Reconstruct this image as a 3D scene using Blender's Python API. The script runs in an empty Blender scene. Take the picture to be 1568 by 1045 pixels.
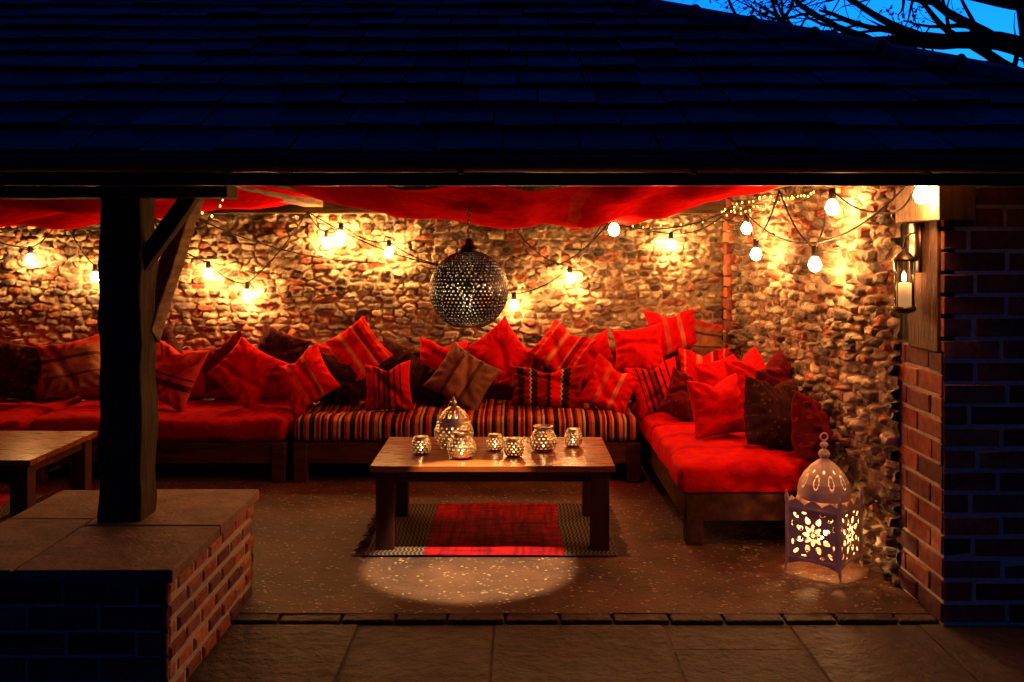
import bpy, math, random
import numpy as np
from mathutils import Vector, Matrix, noise
random.seed(7); rng=np.random.default_rng(7)
scene=bpy.context.scene
scene.view_settings.view_transform='Standard'; scene.view_settings.look='None'; scene.view_settings.exposure=0
# ------------------------------------------------------------------ materials
def newmat(name):
    m=bpy.data.materials.new(name); m.use_nodes=True
    nt=m.node_tree; b=nt.nodes['Principled BSDF']; return m,nt,b
def mixc(nt,a,b,fac,mode='MIX'):
    n=nt.nodes.new('ShaderNodeMix'); n.data_type='RGBA'; n.blend_type=mode
    for s,v in ((6,a),(7,b),(0,fac)):
        if hasattr(v,'is_linked') : nt.links.new(v,n.inputs[s])
        elif s==0: n.inputs[0].default_value=v
        else: n.inputs[s].default_value=(*v,1)
    return n.outputs[2]
def math_(nt,op,a,b=None,c=None):
    n=nt.nodes.new('ShaderNodeMath'); n.operation=op
    for i,v in enumerate((a,b,c)):
        if v is None: continue
        if hasattr(v,'is_linked'): nt.links.new(v,n.inputs[i])
        else: n.inputs[i].default_value=v
    return n.outputs[0]
def tex_noise(nt,vec,scale,detail=4,rough=.6):
    n=nt.nodes.new('ShaderNodeTexNoise'); n.inputs['Scale'].default_value=scale
    n.inputs['Detail'].default_value=detail; n.inputs['Roughness'].default_value=rough
    nt.links.new(vec,n.inputs['Vector']); return n.outputs[0]
def objvec(nt,stretch=(1,1,1)):
    t=nt.nodes.new('ShaderNodeTexCoord'); m=nt.nodes.new('ShaderNodeMapping')
    m.inputs['Scale'].default_value=stretch; nt.links.new(t.outputs['Object'],m.inputs['Vector']); return m.outputs[0]
def contrast(nt,s,lo,hi,a=0,b=1):
    n=nt.nodes.new('ShaderNodeMapRange'); n.inputs[1].default_value=lo; n.inputs[2].default_value=hi
    n.inputs[3].default_value=a; n.inputs[4].default_value=b
    nt.links.new(s,n.inputs[0]); return n.outputs[0]
def bump(nt,b,h,strength,dist=.01):
    n=nt.nodes.new('ShaderNodeBump'); n.inputs['Strength'].default_value=strength; n.inputs['Distance'].default_value=dist
    nt.links.new(h,n.inputs['Height']); nt.links.new(n.outputs[0],b.inputs['Normal'])
def pbr(name,c1,c2=None,rough=.8,metal=0,ns=8,lo=.35,hi=.65,bs=60,bst=.3,bd=.006,attr=False,stretch=(1,1,1),spec=.3,glow=0):
    m,nt,b=newmat(name); v=objvec(nt,stretch)
    if c2 is None: c2=tuple(x*.6 for x in c1)
    col=mixc(nt,c1,c2,contrast(nt,tex_noise(nt,v,ns),lo,hi))
    if attr:
        a=nt.nodes.new('ShaderNodeAttribute'); a.attribute_name='Col'
        col=mixc(nt,col,a.outputs['Color'],1.0,'MULTIPLY')
    nt.links.new(col,b.inputs['Base Color'])
    b.inputs['Metallic'].default_value=metal
    r=contrast(nt,tex_noise(nt,v,ns*2.3),.2,.8)
    nt.links.new(math_(nt,'MULTIPLY_ADD',r,.2,rough-.1),b.inputs['Roughness'])
    b.inputs['Specular IOR Level'].default_value=spec
    if glow: b.inputs['Emission Color'].default_value=(1,.45,.14,1); b.inputs['Emission Strength'].default_value=glow
    if bst: bump(nt,b,tex_noise(nt,v,bs,6,.65),bst,bd)
    return m
def emis(name,c,s):
    m=bpy.data.materials.new(name); m.use_nodes=True; nt=m.node_tree; nt.nodes.clear()
    e=nt.nodes.new('ShaderNodeEmission'); o=nt.nodes.new('ShaderNodeOutputMaterial')
    e.inputs[0].default_value=(*c,1); e.inputs[1].default_value=s; nt.links.new(e.outputs[0],o.inputs[0]); return m
def fabric(name,stops,coord='UV',axis=0,rep=1.0,zig=0.0,sheen=.25,rough=.9,dots=None,bst=.6,spec=.04):
    m,nt,b=newmat(name); t=nt.nodes.new('ShaderNodeTexCoord'); s=nt.nodes.new('ShaderNodeSeparateXYZ')
    nt.links.new(t.outputs[coord],s.inputs[0]); a=s.outputs[axis]; o=s.outputs[1-axis]
    ob=t.outputs['Object']
    wob=math_(nt,'MULTIPLY_ADD',tex_noise(nt,ob,9,2),.012,-.006)
    x=math_(nt,'MULTIPLY_ADD',a,rep,wob)
    if zig:
        z=math_(nt,'PINGPONG',math_(nt,'MULTIPLY',o,9.0),.5); x=math_(nt,'MULTIPLY_ADD',z,zig,x)
    if rep!=1.0 or zig or coord!='UV': x=math_(nt,'FRACT',x)
    r=nt.nodes.new('ShaderNodeValToRGB'); r.color_ramp.interpolation='CONSTANT'; nt.links.new(x,r.inputs[0])
    el=r.color_ramp.elements; el[0].position=0; el[0].color=(*stops[0][1],1); el.remove(el[1])
    for p,c in stops[1:]:
        e=el.new(p); e.color=(*c,1)
    col=r.outputs[0]
    if dots:
        vo=nt.nodes.new('ShaderNodeTexVoronoi'); vo.inputs['Scale'].default_value=dots[1]; vo.inputs['Randomness'].default_value=.6
        nt.links.new(t.outputs['UV'],vo.inputs['Vector'])
        d=math_(nt,'MULTIPLY',contrast(nt,vo.outputs['Distance'],.34,.20),contrast(nt,tex_noise(nt,t.outputs['UV'],22,2),.4,.6)); col=mixc(nt,col,dots[0],d)
    n=contrast(nt,tex_noise(nt,ob,14,4),.3,.75); col=mixc(nt,col,(.5,.45,.45),math_(nt,'MULTIPLY',n,.9),'MULTIPLY')
    nt.links.new(col,b.inputs['Base Color']); b.inputs['Roughness'].default_value=rough
    b.inputs['Specular IOR Level'].default_value=spec
    b.inputs['Sheen Weight'].default_value=sheen; b.inputs['Sheen Tint'].default_value=(1,.015,.015,1)
    h=math_(nt,'ADD',tex_noise(nt,ob,26,5,.6),math_(nt,'MULTIPLY',tex_noise(nt,ob,260,2),.22))
    bump(nt,b,h,bst,.016); return m
# ------------------------------------------------------------------ mesh helper
def grid_obj(name,P,mat,col=None,keep=None,uv=None,smooth=True,wrap=False,parent=None):
    ny,nx=P.shape[:2]; idx=np.arange(ny*nx).reshape(ny,nx)
    if wrap: idx2=np.concatenate([idx,idx[:,:1]],1)
    else: idx2=idx
    q=np.stack([idx2[:-1,:-1],idx2[:-1,1:],idx2[1:,1:],idx2[1:,:-1]],-1)
    if keep is not None: q=q[keep]
    q=q.reshape(-1,4); me=bpy.data.meshes.new(name)
    me.vertices.add(ny*nx); me.vertices.foreach_set('co',P.astype(np.float32).ravel())
    me.loops.add(len(q)*4); me.loops.foreach_set('vertex_index',q.astype(np.int32).ravel())
    me.polygons.add(len(q)); me.polygons.foreach_set('loop_start',np.arange(0,len(q)*4,4,dtype=np.int32))
    me.update(calc_edges=True)
    me.polygons.foreach_set('use_smooth',np.full(len(q),smooth))
    if col is not None:
        a=me.color_attributes.new('Col','FLOAT_COLOR','POINT'); c=np.ones((ny*nx,4),np.float32); c[:,:3]=col.reshape(-1,3)
        a.data.foreach_set('color',c.ravel())
    if uv is not None:
        l=me.uv_layers.new(name='UVMap'); l.data.foreach_set('uv',uv.reshape(-1,2)[q.ravel()].astype(np.float32).ravel())
    me.materials.append(mat); me.validate()
    o=bpy.data.objects.new(name,me); scene.collection.objects.link(o)
    if parent: o.parent=parent
    return o
class MB:
    def __init__(s): s.v=[];s.f=[];s.c=[];s.m=[]
    def add(s,vs,fs,mat=0,col=(1,1,1)):
        b=len(s.v); s.v+= [tuple(p) for p in vs]; s.c+=[col]*len(vs)
        for f in fs: s.f.append(tuple(b+i for i in f)); s.m.append(mat)
    def box(s,x0,x1,y0,y1,z0,z1,mat=0,col=(1,1,1),M=None):
        vs=[Vector(p) for p in((x0,y0,z0),(x1,y0,z0),(x1,y1,z0),(x0,y1,z0),(x0,y0,z1),(x1,y0,z1),(x1,y1,z1),(x0,y1,z1))]
        if M: vs=[M@p for p in vs]
        s.add(vs,[(0,3,2,1),(4,5,6,7),(0,1,5,4),(1,2,6,5),(2,3,7,6),(3,0,4,7)],mat,col)
    def beam(s,a,b,w,h,mat=0,col=(1,1,1),n=1,wob=0):
        a=Vector(a);b=Vector(b);d=(b-a).normalized(); up=Vector((0,0,1)) if abs(d.z)<.9 else Vector((0,1,0))
        x=d.cross(up).normalized(); y=x.cross(d); vs=[];fs=[]
        for i in range(n+1):
            p=a.lerp(b,i/n)
            for k,(p1,p2) in enumerate(((-1,-1),(0,-1),(1,-1),(1,0),(1,1),(0,1),(-1,1),(-1,0))):
                off=x*p1*w/2+y*p2*h/2
                if wob:
                    q=p+off; off=off*(1+wob*noise.noise(q*5))+x*wob*.03*noise.noise(q*17)
                vs.append(p+off)
        for i in range(n):
            for k in range(8): fs.append((i*8+k,i*8+(k+1)%8,i*8+8+(k+1)%8,i*8+8+k))
        fs.append(tuple(range(7,-1,-1))); fs.append(tuple(n*8+k for k in range(8)))
        s.add(vs,fs,mat,col)
    def tube(s,pts,rad,seg=8,mat=0,col=(1,1,1)):
        pts=[Vector(p) for p in pts]; n=len(pts)
        if not hasattr(rad,'__len__'): rad=[rad]*n
        vs=[];fs=[]; ref=Vector((.3,.9,.2)).normalized()
        for i,p in enumerate(pts):
            d=(pts[min(i+1,n-1)]-pts[max(i-1,0)]); d=d.normalized() if d.length>1e-9 else Vector((0,0,1))
            x=d.cross(ref); x=x.normalized() if x.length>1e-3 else d.cross(Vector((1,0,0))).normalized(); y=d.cross(x)
            for k in range(seg):
                a=2*math.pi*k/seg; vs.append(p+(x*math.cos(a)+y*math.sin(a))*rad[i])
        for i in range(n-1):
            for k in range(seg): fs.append((i*seg+k,i*seg+(k+1)%seg,(i+1)*seg+(k+1)%seg,(i+1)*seg+k))
        fs.append(tuple(range(seg-1,-1,-1))); fs.append(tuple((n-1)*seg+k for k in range(seg)))
        s.add(vs,fs,mat,col)
    def lathe(s,prof,c,seg=24,mat=0,col=(1,1,1),close=True):
        vs=[];fs=[];n=len(prof)
        for r,z in prof:
            for k in range(seg):
                a=2*math.pi*k/seg; vs.append((c[0]+r*math.cos(a),c[1]+r*math.sin(a),c[2]+z))
        for i in range(n-1):
            for k in range(seg): fs.append((i*seg+k,i*seg+(k+1)%seg,(i+1)*seg+(k+1)%seg,(i+1)*seg+k))
        if close: fs.append(tuple(range(seg-1,-1,-1))); fs.append(tuple((n-1)*seg+k for k in range(seg)))
        s.add(vs,fs,mat,col)
    def build(s,name,mats,smooth=False,bevel=0,parent=None,seg=2):
        me=bpy.data.meshes.new(name); me.from_pydata(s.v,[],s.f)
        a=me.color_attributes.new('Col','FLOAT_COLOR','POINT')
        c=np.ones((len(s.v),4),np.float32); c[:,:3]=np.array(s.c); a.data.foreach_set('color',c.ravel())
        for m in (mats if isinstance(mats,(list,tuple)) else [mats]): me.materials.append(m)
        me.polygons.foreach_set('material_index',s.m); me.polygons.foreach_set('use_smooth',[smooth]*len(s.f))
        me.update(); o=bpy.data.objects.new(name,me); scene.collection.objects.link(o)
        if bevel:
            b=o.modifiers.new('bevel','BEVEL'); b.width=bevel; b.segments=seg; b.limit_method='ANGLE'
        if parent: o.parent=parent
        return o
def empty(name):
    o=bpy.data.objects.new(name,None); scene.collection.objects.link(o); return o
def plight(name,loc,w,col,r=.02,parent=None):
    l=bpy.data.lights.new(name,'POINT'); l.energy=w; l.color=col; l.shadow_soft_size=r
    o=bpy.data.objects.new(name,l); o.location=loc; scene.collection.objects.link(o)
    if parent: o.parent=parent
    return o
# numpy noise
def hsh(i,j,s):
    n=(i.astype(np.int64)*374761393+j.astype(np.int64)*668265263+s*1442695041)&0x7fffffff
    n=((n^(n>>13))*1274126177)&0x7fffffff; n=(n^(n>>16))&0xffffff
    return n/float(0xffffff)
def vn(x,y,s=0):
    i=np.floor(x);j=np.floor(y);fx=x-i;fy=y-j;fx=fx*fx*(3-2*fx);fy=fy*fy*(3-2*fy)
    return (hsh(i,j,s)*(1-fx)+hsh(i+1,j,s)*fx)*(1-fy)+(hsh(i,j+1,s)*(1-fx)+hsh(i+1,j+1,s)*fx)*fy
# ------------------------------------------------------------------ stone walls
PAL=np.array([(.44,.35,.24),(.34,.26,.19),(.17,.12,.095),(.54,.46,.35),(.09,.07,.06),(.32,.12,.065),(.24,.18,.14),(.48,.39,.28),(.14,.11,.10),(.26,.09,.05),(.40,.33,.25)])
MORT=np.array((.50,.39,.26))
def rubble(name,a,b,nrm,h,res,relief,seed,mat,parent):
    a=np.array(a,float);b=np.array(b,float);L=np.linalg.norm(b-a);d=(b-a)/L;nrm=np.array(nrm,float);nrm/=np.linalg.norm(nrm)
    nx=int(L/res);nz=int(h/res); S,Z=np.meshgrid(np.linspace(0,L,nx),np.linspace(-.02,h,nz))
    cw,chh=.132,.060
    Sw=S+.03*(vn(S*5,Z*7,seed+1)-.5)+.020*(vn(S*23,Z*30,seed+31)-.5); Zw=Z+.05*(vn(S*1.3,Z*2,seed+2)-.5)+.020*(vn(S*7,Z*9,seed+3)-.5)+.014*(vn(S*25,Z*32,seed+32)-.5)
    j0=np.floor(Zw/chh); F1=np.full(S.shape,9.);F2=F1.copy();I=np.zeros(S.shape);J=np.zeros(S.shape);DX=np.zeros(S.shape);DZ=np.zeros(S.shape)
    for dj in(-1,0,1):
        j=j0+dj; off=hsh(j,j*0,seed+5)*7; wj=cw*(.65+.85*hsh(j,j*0+3,seed+6)); u=Sw/wj+off; i0=np.floor(u)
        for di in(-1,0,1):
            i=i0+di; cx=i+.5+.85*(hsh(i,j,seed+7)-.5); cz=j+.5+.42*(hsh(i,j,seed+8)-.5)
            dx=(u-cx);dz=(Zw/chh-cz); ro=(hsh(i,j,seed+17)-.5)*.6; dx2=dx+ro*dz*.4; dz2=dz-ro*dx*.8
            dist=np.maximum(np.abs(dx2)*.95+.18*np.abs(dz2),np.abs(dz2)*(.8+.45*hsh(i,j,seed+9))+.28*np.abs(dx2))
            n1=dist<F1; F2=np.where(n1,F1,np.minimum(F2,dist)); F1=np.where(n1,dist,F1)
            I=np.where(n1,i,I);J=np.where(n1,j,J);DX=np.where(n1,dx,DX);DZ=np.where(n1,dz,DZ)
    gap=.08+.20*vn(S*6,Z*8,seed+18)
    e=F2-F1; t=np.clip((e-gap)/.11,0,1)
    hr=hsh(I,J,seed+11); tx=hsh(I,J,seed+12)-.5; tz=hsh(I,J,seed+13)-.5
    H=t*(.22+.85*hr**1.5+1.0*tx*DX+1.1*tz*DZ)*relief+ .006*(vn(S*50,Z*60,seed+14)-.5)+.012*t*np.abs(vn(S*22,Z*40,seed+16)-.5)*2+.008*(vn(S*13,Z*15,seed+19)-.5)
    H+=.035*(vn(S*1.3,Z*1.3,seed+15)-.5)
    c=PAL[(hsh(I,J,seed+20)*len(PAL)).astype(int)%len(PAL)]*(.75+.5*hsh(I,J,seed+21))[...,None]
    c=c*(.6+.7*vn(S*40,Z*60,seed+25))[...,None]
    mk=np.clip((e-gap)/.05,0,1)[...,None]; c=c*mk+MORT*(.5+.5*vn(S*30,Z*30,seed+22))[...,None]*(1-mk)
    c*=(.6+.6*vn(S*2.5,Z*3,seed+23))[...,None]
    P=np.zeros(S.shape+(3,)); P[...,0]=a[0]+d[0]*S+nrm[0]*H; P[...,1]=a[1]+d[1]*S+nrm[1]*H; P[...,2]=Z
    return grid_obj(name,P,mat,col=c,parent=parent,smooth=True)
m_stone=pbr('rubble_stone',(1,1,1),(.62,.56,.5),.85,ns=35,bs=120,bst=.4,bd=.008,attr=True,spec=.2)
pav=empty('garden_pavilion')
rubble('stone_back_wall',(-6.6,8.6),(1.9,8.6),(0,-1),2.5,.0085,.042,11,m_stone,pav)
rubble('stone_side_wall',(1.82,8.6),(1.965,5.1),(-1,-.04),2.5,.0078,.044,53,m_stone,pav)
m_mortar=pbr('mortar',(.42,.34,.26),(.3,.25,.2),.95,ns=30,bs=200)
mb=MB(); mb.box(-9,3.6,8.64,9.0,-.1,2.92); mb.box(2.02,3.6,5.2,8.64,-.1,2.4); mb.box(1.9,2.02,8.0,8.64,-.1,2.4)
mb.build('wall_core',m_mortar,parent=pav)
# ------------------------------------------------------------------ bricks
BP=[(.38,.11,.06),(.30,.08,.05),(.22,.06,.045),(.40,.15,.08),(.17,.06,.05),(.33,.11,.075)]
def bricks(mb,o,u,n,L,H,bl,bh,sd,mort=.013,ch=.005,stepped=None):
    r=random.Random(sd);o=Vector(o);u=Vector(u);n=Vector(n);z=Vector((0,0,1)); rows=int(H/bh)
    bh=H/rows
    for j in range(rows):
        lim=L if stepped is None else (L-(bl*.5 if j%2 else 0)*stepped)
        x=-(bl*.5 if j%2 else 0)-r.uniform(0,.02)
        while x<lim-.02:
            l=bl*r.uniform(.94,1.05); a=max(x,0)+ (mort/2 if x>0 else 0); b=min(x+l,lim)-(mort/2 if x+l<lim else 0); x+=l
            if b-a<.02: continue
            z0=j*bh+mort/2+r.uniform(-.003,.003); z1=(j+1)*bh-mort/2+r.uniform(-.003,.003)
            p=r.uniform(.004,.012); t=[r.uniform(-.002,.002) for _ in range(4)]
            cs=[(a,z0),(b,z0),(b,z1),(a,z1)]; ci=[(a+ch,z0+ch),(b-ch,z0+ch),(b-ch,z1-ch),(a+ch,z1-ch)]
            vs=[o+u*q+z*w-n*.03 for q,w in cs]+[o+u*q+z*w+n*(p-ch) for q,w in cs]+[o+u*q+z*w+n*(p+t[k]) for k,(q,w) in enumerate(ci)]
            fs=[(8,9,10,11)]
            for k in range(4):
                k2=(k+1)%4; fs+=[(k,k2,4+k2,4+k),(4+k,4+k2,8+k2,8+k)]
            c=r.choice(BP); g=r.uniform(.7,1.25); mb.add(vs,fs,0,tuple(q*g for q in c))
m_brick=pbr('brick',(1,1,1),(.55,.52,.55),.9,ns=22,bs=90,bst=.6,bd=.006,attr=True,spec=.2)
m_palemortar=pbr('pale_mortar',(.66,.56,.46),(.48,.41,.34),.95,ns=30,bs=200)
mb=MB()
bricks(mb,(1.975,4.6,0),(1,0,0),(0,-1,0),1.6,2.03,.285,.097,1,mort=.020,ch=.003)
bricks(mb,(1.975,4.6,0),(0,1,0),(-1,0,0),.62,1.26,.285,.097,2,stepped=1,mort=.018,ch=.004)
mb.box(1.975,3.58,4.597,5.22,-.1,1.26,1); mb.box(2.03,3.58,4.598,5.22,1.26,2.05,1)
mb.build('brick_pillar',[m_brick,m_palemortar],parent=pav)
mb=MB()
for j in range(22):
    l=.2 if j%2 else .11; z=j*.094+.2
    g=random.uniform(.8,1.2); c=tuple(q*g for q in random.choice(BP[:4]))
    mb.box(1.775+random.uniform(-.006,.006),1.9,8.5-l,8.53,z,z+.08,0,c)
mb.build('corner_brick_quoin',m_brick,bevel=.006,parent=pav)
# plinth
pl=empty('brick_plinth'); mb=MB()
X0,X1,Y0,Y1=-2.27,-1.33,3.81,5.02
bricks(mb,(X0,Y0,-.02),(1,0,0),(0,-1,0),X1-X0,.485,.285,.097,5); bricks(mb,(X1,Y0,-.02),(0,1,0),(1,0,0),Y1-Y0,.485,.20,.08,6,mort=.02,ch=.012)
bricks(mb,(X1,Y1,-.02),(-1,0,0),(0,1,0),X1-X0,.485,.285,.097,7); bricks(mb,(X0,Y1,-.02),(0,-1,0),(-1,0,0),Y1-Y0,.485,.285,.097,8)
mb.box(X0,X1,Y0,Y1,-.08,.46,1); mb.build('brickwork',[m_brick,m_mortar],parent=pl)
m_slab=pbr('sandstone_slab',(.28,.155,.105),(.15,.08,.06),.75,ns=5,bs=30,bst=.7,bd=.015,attr=True,spec=.2)
mb=MB()
for (a,b,c,d,g) in ((-2.3,-1.912,3.77,4.5,1),(-1.905,-1.3,3.77,4.38,.85),(-1.905,-1.3,4.387,5.05,1.05),(-2.3,-1.912,4.507,5.05,.9)):
    mb.box(a,b,c,d,.466,.516+random.uniform(-.003,.003),0,(g,g,g*.95))
mb.build('coping_slabs',m_slab,bevel=.008,parent=pl)
# ------------------------------------------------------------------ timber frame
m_oak=pbr('weathered_oak',(.09,.05,.028),(.03,.018,.012),.8,ns=3,bs=9,bst=.9,bd=.03,stretch=(9,9,1.2),spec=.15)
m_oakx=pbr('oak_beam',(.16,.09,.05),(.07,.04,.024),.75,ns=3,bs=9,bst=.7,bd=.02,stretch=(1.2,9,9),spec=.15)
m_oaky=pbr('oak_tie',(.36,.22,.11),(.16,.085,.045),.75,ns=3,bs=9,bst=.7,bd=.02,stretch=(9,1.2,9),spec=.15)
mb=MB(); mb.beam((-1.765,4.53,.51),(-1.765,4.53,2.13),.19,.19,n=60,wob=.14)
mb.build('timber_post',m_oak,bevel=.008,parent=pav)
mb=MB(); mb.beam((-1.70,4.58,1.33),(-1.66,5.2,2.1),.085,.10,n=18,wob=.2)
mb.build('knee_brace',m_oaky,bevel=.006,parent=pav)
mb=MB(); mb.beam((-1.72,4.5,1.62),(-1.45,4.5,2.0),.07,.07,n=10,wob=.2)
mb.build('side_brace',m_oak,bevel=.006,parent=pav)
mb=MB(); mb.beam((-1.72,4.45,2.18),(-1.72,8.58,2.18),.17,.17,n=40,wob=.06); mb.beam((-4.9,4.45,2.2),(-4.9,8.58,2.2),.17,.17,n=30,wob=.06)
mb.build('tie_beam',m_oaky,bevel=.008,parent=pav)
mb=MB(); mb.beam((-9,4.46,2.03),(-1.27,4.46,2.03),.17,.14,n=60,wob=.08); mb.beam((-9,8.5,2.12),(1.8,8.5,2.12),.12,.16,n=60,wob=.08)
mb.beam((-1.27,4.5,2.2),(3.5,4.5,2.2),.15,.15,n=40,wob=.05)
mb.build('wall_plate',m_oakx,bevel=.006,parent=pav)
m_oakl=pbr('pale_oak',(.36,.22,.11),(.22,.12,.06),.7,ns=3,bs=9,bst=.7,bd=.02,stretch=(8,8,1.5),spec=.15)
m_jamb=pbr('jamb_oak',(.15,.06,.03),(.06,.028,.016),.7,ns=3,bs=9,bst=.8,bd=.02,stretch=(9,9,1.2),spec=.1)
mb=MB(); mb.beam((2.005,4.81,1.25),(2.005,4.81,1.87),.09,.36,n=14,wob=.08); mb.build('jamb_post',m_jamb,bevel=.006,parent=pav)
mb=MB(); mb.beam((2.01,4.53,1.955),(2.01,5.05,1.955),.17,.18,n=12,wob=.08); mb.build('plate_end_block',m_oakl,bevel=.006,parent=pav)
# ------------------------------------------------------------------ roof
s=.467; ZE=2.125; YE=4.0; TR=3.2; XC=3.46; XL=-12.
m_slate=pbr('slate',(.034,.037,.044),(.015,.017,.022),.65,ns=6,bs=40,bst=.5,bd=.012,attr=True,spec=.2)
def slates(mb,o,u,w,lo,hi,seed):
    r=random.Random(seed);o=Vector(o);u=Vector(u);w=Vector(w);n=u.cross(w).normalized()
    if n.z<0:n=-n
    ex=.29; k=0;t=-.04
    while t<TR:
        t2=min(t+ex+.05,TR+.02); x=lo(t)-(0.15 if k%2 else 0)-r.uniform(0,.04)
        while x<hi(t):
            l=.29*r.uniform(.9,1.12); a=max(x,lo(t));b=min(x+l-.008,hi(t)); x+=l
            if b-a<.03: continue
            a2=max(a,lo(t2));b2=min(b,hi(t2))
            if b2-a2<.005: b2=a2+.005
            q=r.uniform(-.007,.009); q2=r.uniform(-.008,.008)+q; d1=r.uniform(-.014,.014); d2=r.uniform(-.008,.008)
            pts=[o+u*a+w*(t+d1),o+u*b+w*(t+d1+d2),o+u*b2+w*t2,o+u*a2+w*t2]; hh=[.028+q,.028+q2,.004,.004]
            up=[p+n*h for p,h in zip(pts,hh)]; dn=[p+n*(h-.012) for p,h in zip(pts,hh)]
            g=r.uniform(.3,1.1)+(r.uniform(.9,2.2) if r.random()<.24 else 0); mb.add(up+dn,[(0,1,2,3),(7,6,5,4),(0,4,5,1),(1,5,6,2),(3,7,4,0)],0,(g,g,g*r.uniform(.95,1.1)))
        t+=ex;k+=1
mb=MB()
YR=YE+TR; YB=YE+2*TR
slates(mb,(0,YE,ZE),(1,0,0),(0,1,s),lambda t:XL+t,lambda t:XC-t,1)
slates(mb,(XC,0,ZE),(0,1,0),(-1,0,s),lambda t:YE+t,lambda t:YB-t,2)
slates(mb,(0,YB,ZE),(1,0,0),(0,-1,s),lambda t:XL+t,lambda t:XC-t,3)
slates(mb,(XL,0,ZE),(0,1,0),(1,0,s),lambda t:YE+t,lambda t:YB-t,4)
mb.build('roof_slates',m_slate,parent=pav)
m_board=pbr('roof_boarding',(.07,.045,.03),(.04,.025,.018),.9)
ZR=ZE+s*TR; mb=MB(); e=-.01
vs=[(XL,YE,ZE+e),(XC,YE,ZE+e),(XC,YB,ZE+e),(XL,YB,ZE+e),(XL+TR,YR,ZR+e),(XC-TR,YR,ZR+e)]
vs+=[(a,b,c-.07) for a,b,c in vs]
fs=[(0,1,5,4),(1,2,5),(2,3,4,5),(3,0,4)]; fs+=[tuple(i+6 for i in reversed(f)) for f in fs]; fs+=[(0,6,7,1),(1,7,8,2),(2,8,9,3),(3,9,6,0)]
mb.add(vs,fs); mb.build('roof_boarding',m_board,parent=pav)
m_hip=pbr('hip_tile',(.09,.085,.09),(.04,.04,.045),.7,ns=10,bst=.4,spec=.3)
mb=MB()
def hiprow(a,b):
    a=Vector(a)-Vector((0,0,.02));b=Vector(b)-Vector((0,0,.02));n=int((b-a).length/.42)
    for i in range(n):
        p=a.lerp(b,i/n);q=a.lerp(b,(i+1.04)/n); mb.tube([p,p.lerp(q,.04),p.lerp(q,.06),q],[.098,.098,.086,.082],10)
hiprow((XC,YE,ZE),(XC-TR,YR,ZR));hiprow((XC,YB,ZE),(XC-TR,YR,ZR));hiprow((XL+TR,YR,ZR+.01),(XC-TR,YR,ZR+.01))
mb.build('hip_tiles',m_hip,smooth=True,parent=pav)
m_black=pbr('black_gutter_paint',(.07,.05,.044),(.035,.027,.024),.40,bst=.1,spec=.5)
def halfpipe(mb,a,b,r,seg=10,th=.005):
    a=Vector(a);b=Vector(b);d=(b-a).normalized();x=d.cross(Vector((0,0,1)))
    vs=[];prof=[]
    for k in range(seg+1):
        an=math.pi*k/seg; prof.append((math.cos(an)*r,-math.sin(an)*r))
    for k in range(seg,-1,-1):
        an=math.pi*k/seg; prof.append((math.cos(an)*(r-th),-math.sin(an)*(r-th)))
    for p in(a,b):
        for u,w in prof: vs.append(p+x*u+Vector((0,0,w)))
    m=len(prof);fs=[(k,(k+1)%m,m+(k+1)%m,m+k) for k in range(m)]+[tuple(range(m)),tuple(range(2*m-1,m-1,-1))]
    mb.add(vs,fs)
mb=MB(); zt=2.108; yg=3.955
halfpipe(mb,(XL,yg,zt+.004),(XC+.05,yg,zt-.008),.066,14); mb.box(XL,XC,4.03,4.055,1.99,2.11)
for x in(-3.2,-.91,.88,2.7):
    halfpipe(mb,(x-.03,yg,zt+.002),(x+.03,yg,zt),.073,14)
for i in range(13): 
    x=-8.5+i*.92; mb.box(x-.012,x+.012,3.90,4.03,zt-.078,zt-.070)
mb.build('gutter',m_black,smooth=True,bevel=.002,parent=pav,seg=1)
mb=MB()
for i in range(25):
    x=-8.6+i*.48; q=min(TR,max(.2,XC-x))
    mb.beam((x,4.06,ZE-.09),(x,4.06+q-.1,ZE-.09+s*(q-.1)),.05,.10)
mb.build('rafters',m_oakx,parent=pav)
# ------------------------------------------------------------------ ground
m_soil=pbr('grass_ground',(.035,.05,.02),(.02,.03,.014),.95,ns=3,bs=30,bst=.6)
mb=MB(); mb.box(-150,150,-150,150,-.3,-.07); mb.build('ground',m_soil)
m_floor,nt,b=newmat('aggregate_floor'); v=objvec(nt)
c=mixc(nt,(.13,.056,.033),(.048,.022,.016),contrast(nt,tex_noise(nt,v,2.2,5),.35,.65))
vo=nt.nodes.new('ShaderNodeTexVoronoi'); vo.inputs['Scale'].default_value=30; nt.links.new(v,vo.inputs['Vector'])
sp=math_(nt,'MULTIPLY',contrast(nt,vo.outputs['Distance'],.36,.2),contrast(nt,tex_noise(nt,v,15,2),.48,.56))
c=mixc(nt,c,(.50,.36,.23),math_(nt,'MULTIPLY',sp,.85)); nt.links.new(c,b.inputs['Base Color'])
nt.links.new(math_(nt,'MULTIPLY_ADD',tex_noise(nt,v,5),.35,.36),b.inputs['Roughness']); b.inputs['Specular IOR Level'].default_value=.25
bump(nt,b,math_(nt,'ADD',tex_noise(nt,v,26,6,.75),math_(nt,'MULTIPLY',sp,.5)),1.0,.03)
n_=140; gx,gy=np.meshgrid(np.linspace(-9,2.05,n_*2),np.linspace(4.74,8.66,n_)); P=np.stack([gx,gy,.004*(vn(gx*3,gy*3,3)-.5)+.002*(vn(gx*14,gy*14,4)-.5)],-1)
grid_obj('patio_floor',P,m_floor)
m_pave=pbr('flagstone',(.050,.036,.036),(.024,.018,.018),.6,ns=4,bs=14,bst=.9,bd=.04,attr=True,spec=.25)
mb=MB(); r=random.Random(4)
y=4.63
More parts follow.
